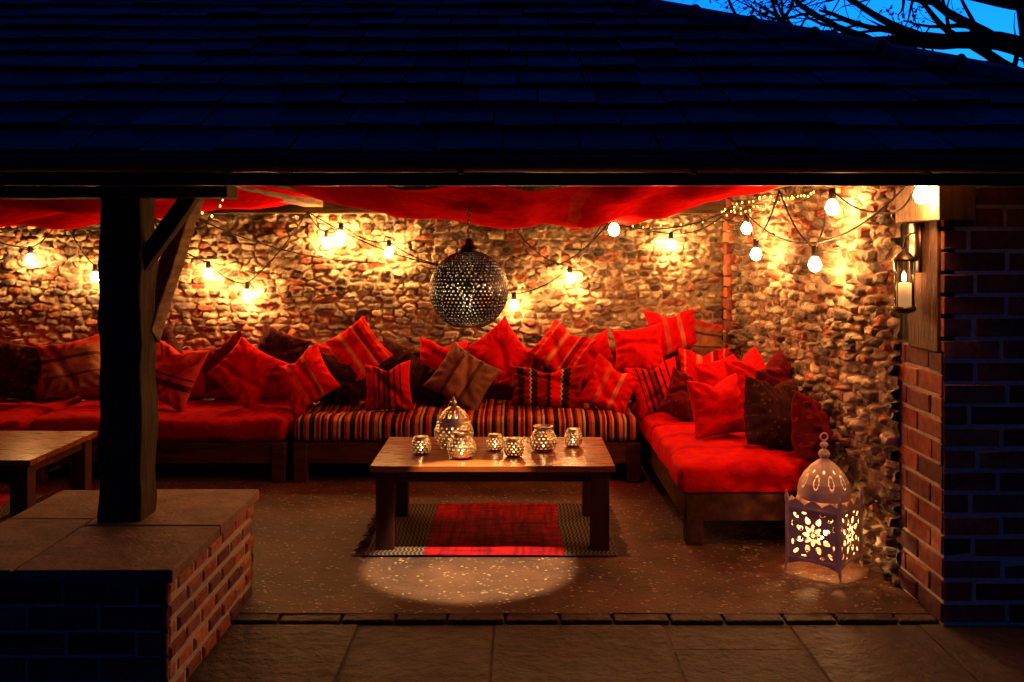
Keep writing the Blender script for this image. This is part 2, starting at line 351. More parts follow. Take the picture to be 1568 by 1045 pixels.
for hgt in (.66,.5,.7,.5,.62,.45,.6,.5,.6,.5,.62,.5,.6):
    x=-9-r.uniform(0,.5)
    while x<9:
        l=r.choice((.42,.6,.85,1.05))*r.uniform(.92,1.05)
        g=r.uniform(.65,1.35); zz=r.uniform(-.006,.006)-.012
        if r.random()<.3:
            yy=y-hgt*r.uniform(.4,.6); 
            mb.box(x+.005,x+l-.005,yy+.005,y-.005,-.065,zz,0,(g,g*.95,g*.92)); mb.box(x+.005,x+l-.005,y-hgt+.005,yy-.005,-.065,zz+.003,0,(g*.9,g*.9,g*.9))
        else: mb.box(x+.005,x+l-.005,y-hgt+.005,y-.005,-.065,zz,0,(g,g*r.uniform(.93,1.03),g*r.uniform(.88,1.05)))
        x+=l
    y-=hgt
x=-9
while x<2.0:
    l=.27*r.uniform(.9,1.1); g=r.uniform(.5,1.1); mb.box(x+.006,x+l-.006,4.645,4.73,-.065,.002+r.uniform(-.003,.003),0,(g,g*.8,g*.75)); x+=l
mb.build('paving',m_pave,bevel=.01)
mb=MB(); mb.box(-9.2,9.2,-3.2,4.74,-.068,-.020); mb.build('paving_bed',pbr('paving_joint',(.10,.075,.06),(.06,.045,.035),.95,bs=150))
# ------------------------------------------------------------------ fabric materials
RED=(.60,.004,.006);DR=(.22,.004,.007);OR=(.66,.12,.035);BK=(.016,.009,.009);BR=(.17,.07,.04);CR=(.55,.34,.2);PK=(.62,.05,.035)
F={}
F['red']=fabric('red_velvet',[(0,RED)],sheen=.4)
F['red2']=fabric('scarlet_cotton',[(0,(.68,.006,.006))],sheen=.15)
F['stripe']=fabric('red_orange_stripe',[(0,RED),(.14,OR),(.18,RED),(.38,OR),(.42,CR),(.44,OR),(.48,RED),(.66,OR),(.70,DR),(.8,RED),(.9,OR),(.93,RED)])
F['stripeb']=fabric('red_black_stripe',[(0,RED),(.2,BK),(.23,RED),(.3,BK),(.34,RED),(.40,BK),(.44,DR),(.5,BK),(.55,RED),(.62,BK),(.66,RED),(.75,BK),(.78,RED)])
F['wide']=fabric('wide_stripe',[(0,RED),(.3,PK),(.40,RED),(.6,(.62,.13,.06)),(.68,RED)])
F['brown']=fabric('brown_patchwork',[(0,BR),(.3,(.07,.03,.02)),(.36,(.24,.10,.05)),(.62,(.07,.03,.02)),(.68,BR)],sheen=.1,rough=.6)
F['dark']=fabric('dark_velvet',[(0,(.032,.010,.010))],dots=((.15,.065,.035),13),sheen=.1)
F['floral']=fabric('dark_red_floral',[(0,(.09,.005,.008))],dots=((.30,.012,.014),9),sheen=.15)
F['kilim']=fabric('kilim_weave',[(0,DR),(.1,BK),(.2,DR),(.28,CR),(.30,BK),(.38,DR),(.5,BK),(.55,RED),(.68,CR),(.70,BK),(.8,DR)],zig=.05)
F['tan']=fabric('tan_stripe',[(0,(.26,.10,.05)),(.3,(.10,.035,.025)),(.34,(.28,.12,.06)),(.6,(.08,.03,.025)),(.66,(.26,.10,.05)),(.8,(.35,.03,.02))],axis=1,sheen=.1)
F['emb']=fabric('embroidered_pink',[(0,(.50,.04,.03)),(.28,(.32,.07,.05)),(.31,(.08,.015,.02)),(.4,(.46,.05,.04)),(.47,(.08,.015,.02)),(.5,(.50,.04,.03))],axis=1)
# ------------------------------------------------------------------ cushions
import bmesh
def cushion(x,y,z,w,h,roll,yaw,tilt,kind,th=.105,seed=0):
    N=30; u=np.linspace(-1,1,N); U,V=np.meshgrid(u,u)
    r_=random.Random(seed); o1,o2=r_.uniform(0,50),r_.uniform(0,50)
    px=U*(1-.13*(1-np.abs(V)**2.0)*np.abs(U)**3)*w/2; pz=V*(1-.13*(1-np.abs(U)**2.0)*np.abs(V)**3)*h/2
    T=((1-np.abs(U)**2.2).clip(0)*(1-np.abs(V)**2.2).clip(0))**.45*th
    T*=(.82+.3*vn(U*1.5+o1,V*1.5+o2,1))
    edge=np.maximum(np.abs(U),np.abs(V)); ang=np.arctan2(V,U)
    puck=.013*np.sin(ang*17+o1+2.5*vn(U*2+o1,V*2,5))*np.clip((edge-.45)/.4,0,1)*np.clip((1-edge)/.12,0,1)
    fa=r_.uniform(0,6.28); cr=np.cos(fa)*U+np.sin(fa)*V+.35*(vn(U*1.6+o2,V*1.6,7)-.5)-r_.uniform(-.3,.3)
    crease=-.034*np.exp(-(cr/.11)**2)*np.clip((1-edge)/.3,0,1)
    # karate-chop dent at the upper edge
    dent=-.05*np.exp(-(U/.35)**2)*np.clip(V-.1,0,1)*(r_.random()<.5)
    wr=.026*(vn(U*3.2+o1,V*3.2+o2,2)-.5)*np.minimum(1,T/th*2)+puck+crease
    sag=-.035*(1-V)*0.5*(1-np.abs(U)); bend=.05*(U*r_.uniform(-1,1)+.8*U*V*r_.uniform(-1,1))
    px=px*(1+.06*V*r_.uniform(-1,1)); pz=pz+.03*U*V*r_.uniform(-1,1)+dent
    M=(Matrix.Translation((x,y,z))@Matrix.Rotation(math.radians(yaw),4,'Z')@Matrix.Rotation(math.radians(-tilt),4,'X')@Matrix.Rotation(math.radians(roll),4,'Y'))
    fs=[]
    fr=np.stack([px,-(T+wr)+bend,pz+sag*.3],-1).reshape(-1,3); bk=np.stack([px,(T-wr*.3)+bend,pz+sag*.3],-1).reshape(-1,3)
    P=np.concatenate([fr,bk]); me=bpy.data.meshes.new('cushion')
    for i in range(N-1):
        for j in range(N-1):
            a=i*N+j; fs.append((a,a+1,a+N+1,a+N)); b=N*N+a; fs.append((b,b+N,b+N+1,b+1))
    me.from_pydata(P.tolist(),[],fs); uvl=me.uv_layers.new(name='UVMap'); UVs=np.stack([(U+1)/2,(V+1)/2],-1).reshape(-1,2); UVs=np.concatenate([UVs,UVs])
    li=np.zeros(len(me.loops),np.int32); me.loops.foreach_get('vertex_index',li); uvl.data.foreach_set('uv',UVs[li].astype(np.float32).ravel())
    bm=bmesh.new(); bm.from_mesh(me); bmesh.ops.remove_doubles(bm,verts=bm.verts,dist=.0012)
    for f in bm.faces: f.smooth=True
    bm.to_mesh(me); bm.free(); me.materials.append(F[kind])
    o=bpy.data.objects.new('cushion',me); scene.collection.objects.link(o); o.matrix_world=M
    return o
CU=[(-4.02,8.0,.76,.5,.48,8,0,18,'dark'),(-4.5,7.9,.76,.5,.48,-8,0,18,'red'),(-3.54,7.95,.80,.5,.46,-12,8,18,'tan'),(-3.12,8.15,.80,.46,.46,10,0,15,'red'),
(-2.68,7.8,.75,.42,.5,14,-10,14,'emb'),(-2.11,7.82,.77,.45,.45,37,5,18,'red'),(-1.66,7.82,.72,.44,.44,-33,0,22,'wide'),(-1.3,8.08,.90,.46,.46,-38,0,18,'stripe'),
(-.985,7.68,.675,.38,.38,-3,4,10,'stripeb'),(-.60,8.1,.80,.42,.42,4,0,12,'red'),(-.41,7.80,.725,.47,.44,30,0,25,'brown'),(-.13,8.12,.90,.42,.42,-36,0,15,'red'),
(.246,7.76,.665,.60,.34,2,0,14,'kilim'),(.37,8.05,.925,.42,.42,36,0,20,'stripe'),(.73,7.7,.67,.40,.40,27,0,22,'wide'),(.987,8.0,.93,.41,.38,-3,0,12,'red2'),
(1.3,8.25,1.05,.42,.38,-10,0,10,'wide'),(1.57,8.33,.98,.36,.34,6,0,8,'tan'),(1.09,7.68,.67,.42,.42,-18,-8,22,'stripeb'),(1.5,7.9,.77,.42,.38,-8,-20,18,'stripe'),
(1.34,6.62,.69,.42,.40,-5,18,14,'red'),(1.68,7.15,.79,.42,.42,-14,30,14,'red2'),(1.64,6.33,.69,.46,.48,14,42,16,'dark'),(1.78,5.98,.64,.40,.40,20,62,14,'floral'),(1.78,6.75,.80,.44,.42,-20,55,14,'floral'),
(-1.94,8.18,.87,.42,.40,18,0,12,'dark'),(-1.42,7.98,.68,.42,.42,12,0,14,'dark'),(-.72,7.98,.66,.40,.40,20,0,14,'dark'),(.62,8.22,.84,.40,.40,-14,0,14,'red'),(-.95,8.2,.76,.42,.4,14,0,12,'dark'),
(1.22,8.1,.72,.40,.40,10,0,14,'floral'),(0.05,8.22,.78,.42,.42,15,0,12,'stripe'),(-2.38,8.15,.8,.42,.42,-20,0,12,'floral'),(1.25,7.3,.64,.36,.36,24,10,28,'floral'),(1.55,7.45,.72,.42,.42,-12,25,16,'red'),(-5.0,7.9,.74,.48,.46,12,0,18,'tan'),(-2.95,8.2,.85,.42,.42,-30,0,12,'dark')]
for i,cu in enumerate(CU): cushion(*cu,seed=i)
# ------------------------------------------------------------------ benches & mattresses
m_wood=pbr('bench_timber',(.085,.026,.013),(.04,.013,.008),.6,ns=3,bs=12,bst=.4,bd=.008,stretch=(1.2,8,8),spec=.07)
m_woody=pbr('bench_timber_long',(.085,.026,.013),(.04,.013,.008),.6,ns=3,bs=12,bst=.4,bd=.008,stretch=(8,1.2,8),spec=.07)
def mattress(name,x0,x1,y0,y1,z0,z1,mat,parent,r=.05,seed=0):
    bm=bmesh.new(); nx=max(4,int((x1-x0)/.035));ny=max(4,int((y1-y0)/.035));nz=6
    lo=Vector((x0+r,y0+r,z0+r));hi=Vector((x1-r,y1-r,z1-r))
    def face(f,a,b):
        g=[[bm.verts.new(f(i/a,j/b)) for i in range(a+1)] for j in range(b+1)]
        for j in range(b):
            for i in range(a): bm.faces.new((g[j][i],g[j][i+1],g[j+1][i+1],g[j+1][i]))
    L=lambda a,b,t:a+(b-a)*t
    face(lambda u,v:(L(x0,x1,u),L(y0,y1,v),z1),nx,ny);face(lambda u,v:(L(x0,x1,u),L(y0,y1,v),z0),nx,ny)
    face(lambda u,v:(L(x0,x1,u),y0,L(z0,z1,v)),nx,nz);face(lambda u,v:(L(x0,x1,u),y1,L(z0,z1,v)),nx,nz)
    face(lambda u,v:(x0,L(y0,y1,u),L(z0,z1,v)),ny,nz);face(lambda u,v:(x1,L(y0,y1,u),L(z0,z1,v)),ny,nz)
    bmesh.ops.remove_doubles(bm,verts=bm.verts,dist=.0005); bmesh.ops.recalc_face_normals(bm,faces=bm.faces)
    for v in bm.verts:
        p=v.co.copy(); q=Vector(tuple(min(max(p[k],lo[k]),hi[k]) for k in range(3))); d=p-q
        if d.length>1e-6: p=q+d.normalized()*r
        e=min(p.x-x0,x1-p.x,p.y-y0,y1-p.y); nn=noise.noise(Vector((p.x*3.5+seed,p.y*3.5,p.z*3)))
        if p.z>z0+r: p.z+=.028*nn+.016*noise.noise(Vector((p.x*11,p.y*11,seed)))-.016*max(0,1-e/.12)
        p.y+=.020*nn*(1 if p.y<y0+r else 0); p.x+=.020*nn*(1 if p.x<x0+r else 0)
        v.co=p
    for f in bm.faces:f.smooth=True
    me=bpy.data.meshes.new(name);bm.to_mesh(me);bm.free();me.materials.append(mat)
    o=bpy.data.objects.new(name,me);scene.collection.objects.link(o);o.parent=parent
    return o
m_matred=fabric('red_mattress',[(0,(.38,.004,.006))],coord='Object',sheen=.25)
m_matwide=fabric('red_mattress_stripe',[(0,RED),(.25,(.64,.015,.01)),(.32,RED),(.6,(.34,.005,.008)),(.7,RED)],coord='Object',axis=1,rep=2.2,sheen=.3)
cs=[BK,(.45,.17,.06),DR,(.5,.26,.13),BK,(.4,.03,.02),(.55,.26,.1),BK,DR,(.5,.17,.05),(.1,.04,.03),(.5,.32,.17),BK,(.35,.02,.02),(.42,.14,.05),BK]
ps=[0,.06,.11,.19,.22,.29,.36,.40,.48,.53,.61,.66,.71,.79,.86,.93]
m_matstr=fabric('striped_mattress',list(zip(ps,cs)),coord='Object',axis=0,rep=3.3,sheen=.1)
def bench(x0,x1,y0,y1,mat,long='x',split=1,seed=0):
    e=empty('bench_sofa'); mb=MB(); mw=m_wood if long=='x' else m_woody
    mb.box(x0,x1,y0,y0+.04,.14,.30);mb.box(x0,x1,y1-.04,y1,.14,.30);mb.box(x0,x0+.04,y0+.042,y1-.042,.14,.298);mb.box(x1-.04,x1,y0+.042,y1-.042,.14,.298)
    mb.box(x0+.042,x1-.042,y0+.042,y1-.042,.24,.292)
    for x in(x0+.006,x1-.106):
        for y in(y0-.012,y1-.088): mb.box(x,x+.1,y,y+.1,0.0,.296)
    mb.build('frame',mw,bevel=.006,parent=e)
    n=split
    for i in range(n):
        if long=='x': a=x0+(x1-x0)*i/n;b=x0+(x1-x0)*(i+1)/n; mattress('mattress',a+.005,b-.005,y0-.02,y1,.302,.49,mat,e,seed=seed+i)
        else: a=y0+(y1-y0)*i/n;b=y0+(y1-y0)*(i+1)/n; mattress('mattress',x0-.03,x1,a+.003-.02,b-.003-.02,.302,.49,mat,e,seed=seed+i)
    return e
bench(-3.62,-1.71,7.4,8.46,m_matred,split=1,seed=3); bench(-6.2,-3.66,7.4,8.46,m_matred,split=1,seed=9)
bench(-1.66,.93,7.4,8.46,m_matstr,split=1,seed=14); bench(.99,1.80,5.84,8.40,m_matwide,long='y',split=2,seed=25)
e=empty('backrest_bolster')
for i,(a,b,k) in enumerate(((-6.2,-3.7,'red'),(-3.66,-1.75,'red'),(-1.7,.0,'floral'),(.02,1.6,'floral'))):
    mattress('bolster',a,b,8.22,8.44,.49,.90,F[k],e,r=.08,seed=40+i)
# ------------------------------------------------------------------ tables
m_table=pbr('varnished_table_top',(.24,.060,.017),(.12,.028,.009),.30,ns=2.2,bs=14,bst=.15,bd=.004,stretch=(1,9,9),spec=.17)
m_tleg=pbr('varnished_table_leg',(.07,.021,.010),(.035,.011,.006),.5,ns=2.2,bs=14,bst=.15,bd=.004,stretch=(9,9,1),spec=.1)
def table(x0,x1,y0,y1,h,nb=5):
    e=empty('coffee_table'); mb=MB()
    w=(y1-y0)/nb
    for i in range(nb): mb.box(x0,x1,y0+i*w+.0008,y0+(i+1)*w-.0008,h-.035,h)
    mb.build('top',m_table,bevel=.003,parent=e)
    mb=MB(); L=.105
    for x in(x0+.03,x1-.03-L):
        for y in(y0+.03,y1-.03-L): mb.box(x,x+L,y,y+L,0,h-.037)
    mb.box(x0+.03+L,x1-.03-L,y0+.05,y0+.075,h-.10,h-.037);mb.box(x0+.03+L,x1-.03-L,y1-.075,y1-.05,h-.10,h-.037)
    mb.box(x0+.05,x0+.075,y0+.03+L,y1-.03-L,h-.10,h-.037);mb.box(x1-.075,x1-.05,y0+.03+L,y1-.03-L,h-.10,h-.037)
    mb.build('legs',m_tleg,bevel=.004,parent=e)
table(-.832,.565,5.66,6.55,.5); table(-4.3,-2.84,5.82,6.77,.5)
# ------------------------------------------------------------------ rug
def rug(x0,x1,y0,y1,a,b,seed=0):
    nx,ny=200,120; gx,gy=np.meshgrid(np.linspace(x0,x1,nx),np.linspace(y0,y1,ny))
    ed=.014*(vn(gy*4,gy*0,seed)-.5); z=.010+.006*vn(gx*6,gy*6,seed)
    P=np.stack([gx+ed,gy+.012*(vn(gx*3,gx*0,seed+1)-.5),z],-1); uv=np.stack([(gx-x0)/(x1-x0),(gy-y0)/(y1-y0)],-1)
    m,nt,bb=newmat('rug_weave'); t=nt.nodes.new('ShaderNodeTexCoord'); sx=nt.nodes.new('ShaderNodeSeparateXYZ'); nt.links.new(t.outputs['UV'],sx.inputs[0])
    U_=math_(nt,'ADD',sx.outputs[0],math_(nt,'MULTIPLY_ADD',tex_noise(nt,t.outputs['Object'],6,3),.02,-.01))
    cen=math_(nt,'MULTIPLY',math_(nt,'GREATER_THAN',U_,a),math_(nt,'LESS_THAN',U_,b))
    zz=math_(nt,'PINGPONG',math_(nt,'MULTIPLY',sx.outputs[1],14.),.5); st=math_(nt,'FRACT',math_(nt,'MULTIPLY_ADD',sx.outputs[0],60.,zz))
    side=mixc(nt,(.03,.02,.018),(.12,.08,.055),math_(nt,'GREATER_THAN',st,.66))
    mp=nt.nodes.new('ShaderNodeMapping'); mp.inputs['Scale'].default_value=(38,3,1); nt.links.new(t.outputs['UV'],mp.inputs[0])
    nz=contrast(nt,tex_noise(nt,mp.outputs[0],1.0,3),.35,.65); red=mixc(nt,(.30,.005,.008),(.09,.003,.008),nz)
    mp2=nt.nodes.new('ShaderNodeMapping'); mp2.inputs['Scale'].default_value=(5,22,1); nt.links.new(t.outputs['UV'],mp2.inputs[0])
    red=mixc(nt,red,(.06,.003,.008),math_(nt,'MULTIPLY',contrast(nt,tex_noise(nt,mp2.outputs[0],1.0,2),.45,.65),.7))
    col=mixc(nt,side,red,cen); nt.links.new(col,bb.inputs['Base Color']); bb.inputs['Roughness'].default_value=.95; bb.inputs['Specular IOR Level'].default_value=.05
    bump(nt,bb,tex_noise(nt,t.outputs['Object'],120,3),.8,.006)
    e=grid_obj('rug',P,m,uv=uv); mb=MB()
    r=random.Random(seed)
    for i in range(110):
        y=y0+(y1-y0)*(i+.5)/110
        for sgn,xx in((-1,x0),(1,x1)):
            l=r.uniform(.04,.075); dy=r.uniform(-.02,.02); mb.tube([(xx-sgn*.006,y,.011),(xx+sgn*l*.5,y+dy*.4,.009),(xx+sgn*l,y+dy,.005)],[.0028,.0025,.0018],4)
    mb.box(x0+.012,x1-.012,y0+.012,y1-.012,.0015,.008); mb.build('fringe',pbr('rug_fringe',(.16,.11,.075),rough=.95,bst=0),parent=e); return e
rug(-.86,.58,5.60,6.74,.235,.785,1); rug(-4.7,-3.3,5.9,7.0,.1,.9,5)
# ------------------------------------------------------------------ canopy
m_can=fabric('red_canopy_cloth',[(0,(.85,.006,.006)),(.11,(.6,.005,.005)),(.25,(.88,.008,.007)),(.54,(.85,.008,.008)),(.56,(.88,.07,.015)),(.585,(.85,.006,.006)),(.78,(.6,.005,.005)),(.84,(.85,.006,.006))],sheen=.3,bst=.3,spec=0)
def canopy(xa,xb,ya,yb,zt,sag,seed,front=.45):
    nx,ny=300,140; u,v=np.meshgrid(np.linspace(0,1,nx),np.linspace(0,1,ny))
    sx=np.sin(np.pi*u).clip(0)**.5; sv=front+(1-front)*np.sin(np.pi*np.clip(v*.85,0,1))
    z=zt-sag*sx*sv; tens=.5+.5*sx
    z+=.022*np.sin(u*34+3*vn(u*4,v*3,seed)+v*2.2)*tens*(.4+vn(u*3,v*2,seed+1)); z+=.045*(vn(u*7,v*2.5,seed+2)-.5)+.014*(vn(u*25,v*6,seed+4)-.5)
    z-=.07*np.abs(np.sin(v*9.5+2*vn(u*2.5,v*2,seed+6)))*sx
    x=xa+(xb-xa)*u; y=ya+(yb-ya)*v+.05*(vn(u*5,v*2,seed+5)-.5)
    return grid_obj('fabric_canopy',np.stack([x,y,z],-1),m_can,uv=np.stack([u,v],-1))
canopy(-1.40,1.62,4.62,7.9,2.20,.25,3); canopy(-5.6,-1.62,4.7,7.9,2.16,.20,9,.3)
# ------------------------------------------------------------------ string lights
m_blk=pbr('black_rubber',(.015,.014,.014),rough=.6,bst=0)
BULB=(1.0,.46,.135); m_bulb=emis('lit_filament_bulb',BULB,480.)
WY=8.445
B=[(-5.3,WY,1.62),(-4.12,WY,1.653),(-3.57,WY,1.50),(-2.61,WY,1.526),(-2.28,WY,1.35),(-1.605,WY,1.79),(-1.48,8.42,1.85),(-1.078,WY,1.708),(-.017,WY,1.263),(.459,WY,1.487),
(.68,6.9,1.87),(1.315,WY,1.774),(1.71,7.38,1.89),(1.70,7.05,1.70),(1.76,5.86,1.645),(1.785,5.62,1.97),(1.875,4.60,1.985)]
mb=MB(); rr=random.Random(3); hooks={1:(-4.8,8.45,2.02),2:(-3.85,8.45,2.03),3:(-3.1,8.45,2.0),5:(-1.76,8.42,2.05),8:(-.55,8.4,1.60),10:(.7,7.6,2.02),11:(.85,8.2,2.05),12:(1.66,8.0,2.0),14:(1.72,6.5,2.12),16:(1.9,5.05,1.93)}
def cat(a,b,sag,n=12): 
    a=Vector(a);b=Vector(b); return [a.lerp(b,i/n)-Vector((0,0,sag*4*(i/n)*(1-i/n))) for i in range(n+1)]
prev=(-6.4,8.42,2.0)
for i,(x,y,z) in enumerate(B):
    t=(x,y,z+.095)
    if i in hooks: mb.tube(cat(prev,hooks[i],.05),.006,6); prev=hooks[i]
    L=(Vector(t)-Vector(prev)).length; mb.tube(cat(prev,t,.03+.05*L*rr.uniform(.6,1.2)),.006,6); prev=t
    mb.lathe([(.008,.11),(.02,.105),(.022,.05),(.017,.042)],(x,y,z),10,0)
    mb.lathe([(.014,.044),(.032,.020),(.039,-.006),(.026,-.034),(.005,-.043)],(x,y,z),8,1)
for a,b,sg in (((-2.75,8.42,2.02),(-1.1,8.4,1.62),.10),((-1.76,8.42,2.05),(-.3,8.38,1.55),.10),((-.05,8.4,1.97),(.42,8.4,1.60),.08),((.35,8.4,1.6),(.8,8.42,1.98),.05),
  ((1.7,7.6,2.08),(1.72,6.2,1.78),.05),((1.72,6.2,1.78),(1.86,4.7,2.05),.10),((.8,8.42,1.96),(1.68,7.7,2.05),.10),((-6,8.42,1.9),(-3.9,8.42,2.0),.15),((-3.85,8.42,2.02),(-2.5,8.4,1.66),.12)):
    mb.tube(cat(a,b,sg,18),.006,6)
sl=mb.build('festoon_string_lights',[m_blk,m_bulb],smooth=True)
m_fairy=emis('fairy_led',(1,.55,.1),6.)
mb=MB()
def fairy(a,b,sag,n):
    pts=cat(a,b,sag,n)
    pts=[p+Vector((rr.uniform(-.02,.02),rr.uniform(-.02,.02),rr.uniform(-.02,.02))) for p in pts]; mb.tube(pts,.0022,4)
    for p in pts: mb.lathe([(.002,.008),(.0055,.003),(.0055,-.003),(.002,-.008)],p+Vector((0,0,-.008)),6,1)
fairy((1.62,7.9,2.03),(1.80,6.0,2.10),.03,24);fairy((1.64,7.7,2.06),(1.80,6.2,2.08),-.03,14); fairy((.8,8.3,1.98),(1.60,8.1,1.97),.05,10); fairy((-1.66,4.95,2.05),(-1.62,5.6,2.06),.12,7); fairy((-5,8.35,1.98),(-3.4,8.35,1.98),.04,9)
mb.build('fairy_lights',[m_blk,m_fairy])
# ------------------------------------------------------------------ pierced metalwork
m_brz=pbr('blackened_brass',(.09,.065,.045),(.045,.035,.025),.4,metal=1,bst=.2)
m_silv=pbr('antique_silver',(.62,.50,.38),(.34,.26,.18),.36,metal=.8,ns=20,bst=.3)
m_cream=pbr('cream_painted_metal',(.78,.62,.55),(.62,.46,.40),.6,ns=14,bst=.25)
m_flame=emis('candle_flame',(1,.6,.2),40.); m_wax=pbr('candle_wax_emissive',(.75,.62,.42),(.7,.55,.36),.5,bst=0,glow=.45)  # wax emits slightly itself, standing in for flame light passing through the candle
def pierced(name,prof,c,nu,nv,hole,mat,parent,th=.003):
    pr=np.array(prof,float); dl=np.r_[0,np.cumsum(np.hypot(*np.diff(pr,axis=0).T))]; t=np.linspace(0,dl[-1],nv+1)
    r=np.interp(t,dl,pr[:,0]);z=np.interp(t,dl,pr[:,1]); th_=np.arange(nu)/nu*2*np.pi
    P=np.stack([c[0]+r[:,None]*np.cos(th_),c[1]+r[:,None]*np.sin(th_),c[2]+z[:,None]+0*th_],-1)
    uu,vv=np.meshgrid((np.arange(nu)+.5)/nu,(np.arange(nv)+.5)/nv); keep=~hole(uu,vv)
    o=grid_obj(name,P,mat,keep=keep,wrap=True,parent=parent); m=o.modifiers.new('s','SOLIDIFY'); m.thickness=th; return o
pn=empty('moroccan_pendant_lamp'); pc=(-.257,5.45,1.51); R=.214
prof=[(R*math.sin(a),R*math.cos(a)) for a in np.linspace(.12,math.pi-.42,60)]
def ph(u,v):
    nu_=56; a=u*nu_; b=v*28; row=np.floor(b); a=a+.5*(row%2); d=((a%1-.5)**2+((b%1)-.5)**2)
    k=8; cu=(u*k)%1-.5; cv=((v*2.2)%1-.5)*1.6; rr_=np.hypot(cu*1.25,cv*.75); an=np.arctan2(cv,cu)
    petal=np.abs(np.cos(an*4)); dots=d<np.where(rr_<.42*petal+.1,.10,.045)
    ringh=(np.abs(rr_-.50)<.028)&(np.sin(an*20)>-.2)
    return ((dots&(np.abs(rr_-.50)>.06))|ringh)&(v>.07)&(v<.95)
pierced('pierced_globe',prof,pc,448,224,ph,m_brz,pn)
mb=MB(); mb.lathe([(.035,.208),(.06,.212),(.045,.235),(.02,.25),(.02,.275),(.008,.285)],pc,20); 
z=pc[2]+.285
for i in range(17):
    cx=[(pc[0]+(math.cos(a)*.008 if i%2 else 0),pc[1]+(0 if i%2 else math.cos(a)*.008),z+.014+math.sin(a)*.016) for a in np.linspace(0,2*math.pi,9)]
    mb.tube(cx,.003,5); z+=.023
mb.lathe([(.012,.06),(.018,.05),(.018,.02),(.012,.015)],pc,12); mb.tube([(pc[0],pc[1],pc[2]+.06),(pc[0],pc[1],pc[2]+.24)],.004,6)
rp=[(pc[0]+.088*math.cos(a),pc[1]+.088*math.sin(a),pc[2]-.195) for a in np.linspace(0,2*math.pi,33)]; mb.tube(rp,.005,6)
mb.build('chain_and_collar',m_brz,smooth=True,parent=pn)
l=bpy.data.lights.new('reflector_bulb','SPOT'); l.energy=430; l.color=(1,.70,.32); l.spot_size=math.radians(46); l.spot_blend=.3; l.shadow_soft_size=.025
o=bpy.data.objects.new('reflector_bulb',l); o.location=pc; scene.collection.objects.link(o); o.parent=pn
plight('lamp_glow',(pc[0],pc[1],pc[2]+.03),16.,(1,.75,.5),.03,pn)
def flame(mb,x,y,z,sc=1,m=1): mb.lathe([(.002,0),(.006*sc,.008*sc),(.0065*sc,.014*sc),(.003*sc,.026*sc),(.0008,.034*sc)],(x,y,z),8,m)
def dots_(n,m,thr=.11,lo=.12,hi=.85):
    def f(u,v):
        b=v*m; a=u*n+.5*(np.floor(b)%2); return (((a%1-.5)**2+(b%1-.5)**2)<thr)&(v>lo)&(v<hi)
    return f
def votive(x,y,prof,nd,md,w=.25):
    e=empty('tealight_holder'); z=.5
    pierced('pierced_bowl',prof,(x,y,z+.001),nd*8,md*8,dots_(nd,md,.085),m_silv,e,.002)
    mb=MB(); h=prof[-1][1]; mb.lathe([(prof[0][0]*.95,.002),(prof[0][0]*.95,.006)],(x,y,z),20,0)
    r1=prof[-1][0]; mb.tube([(x+r1*math.cos(a),y+r1*math.sin(a),z+h) for a in np.linspace(0,2*math.pi,25)],.0035,6)
    mb.lathe([(.019,.007),(.019,.02)],(x,y,z),14,2); flame(mb,x,y,z+.024)
    mb.build('tealight',[m_silv,m_flame,m_wax],smooth=True,parent=e); plight('flame_light',(x,y,z+.055),w,(1,.55,.2),.012,e); return e
bowl=lambda r,h:[(r*.62,0),(r*.86,h*.14),(r,h*.4),(r*.98,h*.6),(r*.8,h*.88),(r*.66,h)]
votive(-.571,6.0,bowl(.062,.105),14,7); votive(-.128,6.1,bowl(.056,.10),14,7); votive(-.012,5.93,bowl(.062,.108),14,7); votive(.36,6.23,bowl(.058,.11),14,7)
votive(-.32,5.88,bowl(.088,.125)+[(.05,.14),(.055,.152)],18,8,.35); votive(.168,6.1,bowl(.085,.125)+[(.052,.138),(.06,.15)],18,8,.35)
e=empty('moroccan_table_lantern'); c=(-.385,6.17,.501)
pierced('body',[(.075,0),(.078,.012),(.10,.03),(.122,.075),(.122,.115),(.105,.155),(.095,.165)],c,240,90,lambda u,v:(((((u*20+.5*(np.floor(v*9)%2))%1-.5)**2+((v*9)%1-.5)**2)<.085)&(v>.14)&(v<.9)),m_silv,e,.0025)
pierced('dome',[(.098,.167),(.092,.195),(.072,.225),(.04,.25),(.018,.262)],c,192,60,lambda u,v:((((u*12)%1-.5)**2*5+(v-.45)**2*6)<.35)&(((u*12)%1-.5)**2*9+(v-.45)**2*10>.16)&(v<.8),m_silv,e,.0025)
mb=MB(); mb.lathe([(.019,.258),(.012,.268),(.02,.278),(.02,.287),(.009,.296),(.013,.303),(.006,.312),(.002,.322)],c,16); mb.lathe([(.08,-.001),(.08,.006)],c,24)
mb.lathe([(.105,.160),(.108,.166),(.100,.172)],c,32,close=False); mb.lathe([(.022,.008),(.022,.05)],c,16,2); flame(mb,c[0],c[1],c[2]+.052,1.2)
mb.build('finial_and_candle',[m_silv,m_flame,m_wax],smooth=True,parent=e); plight('flame_light',(c[0],c[1],c[2]+.095),.6,(1,.6,.25),.012,e)
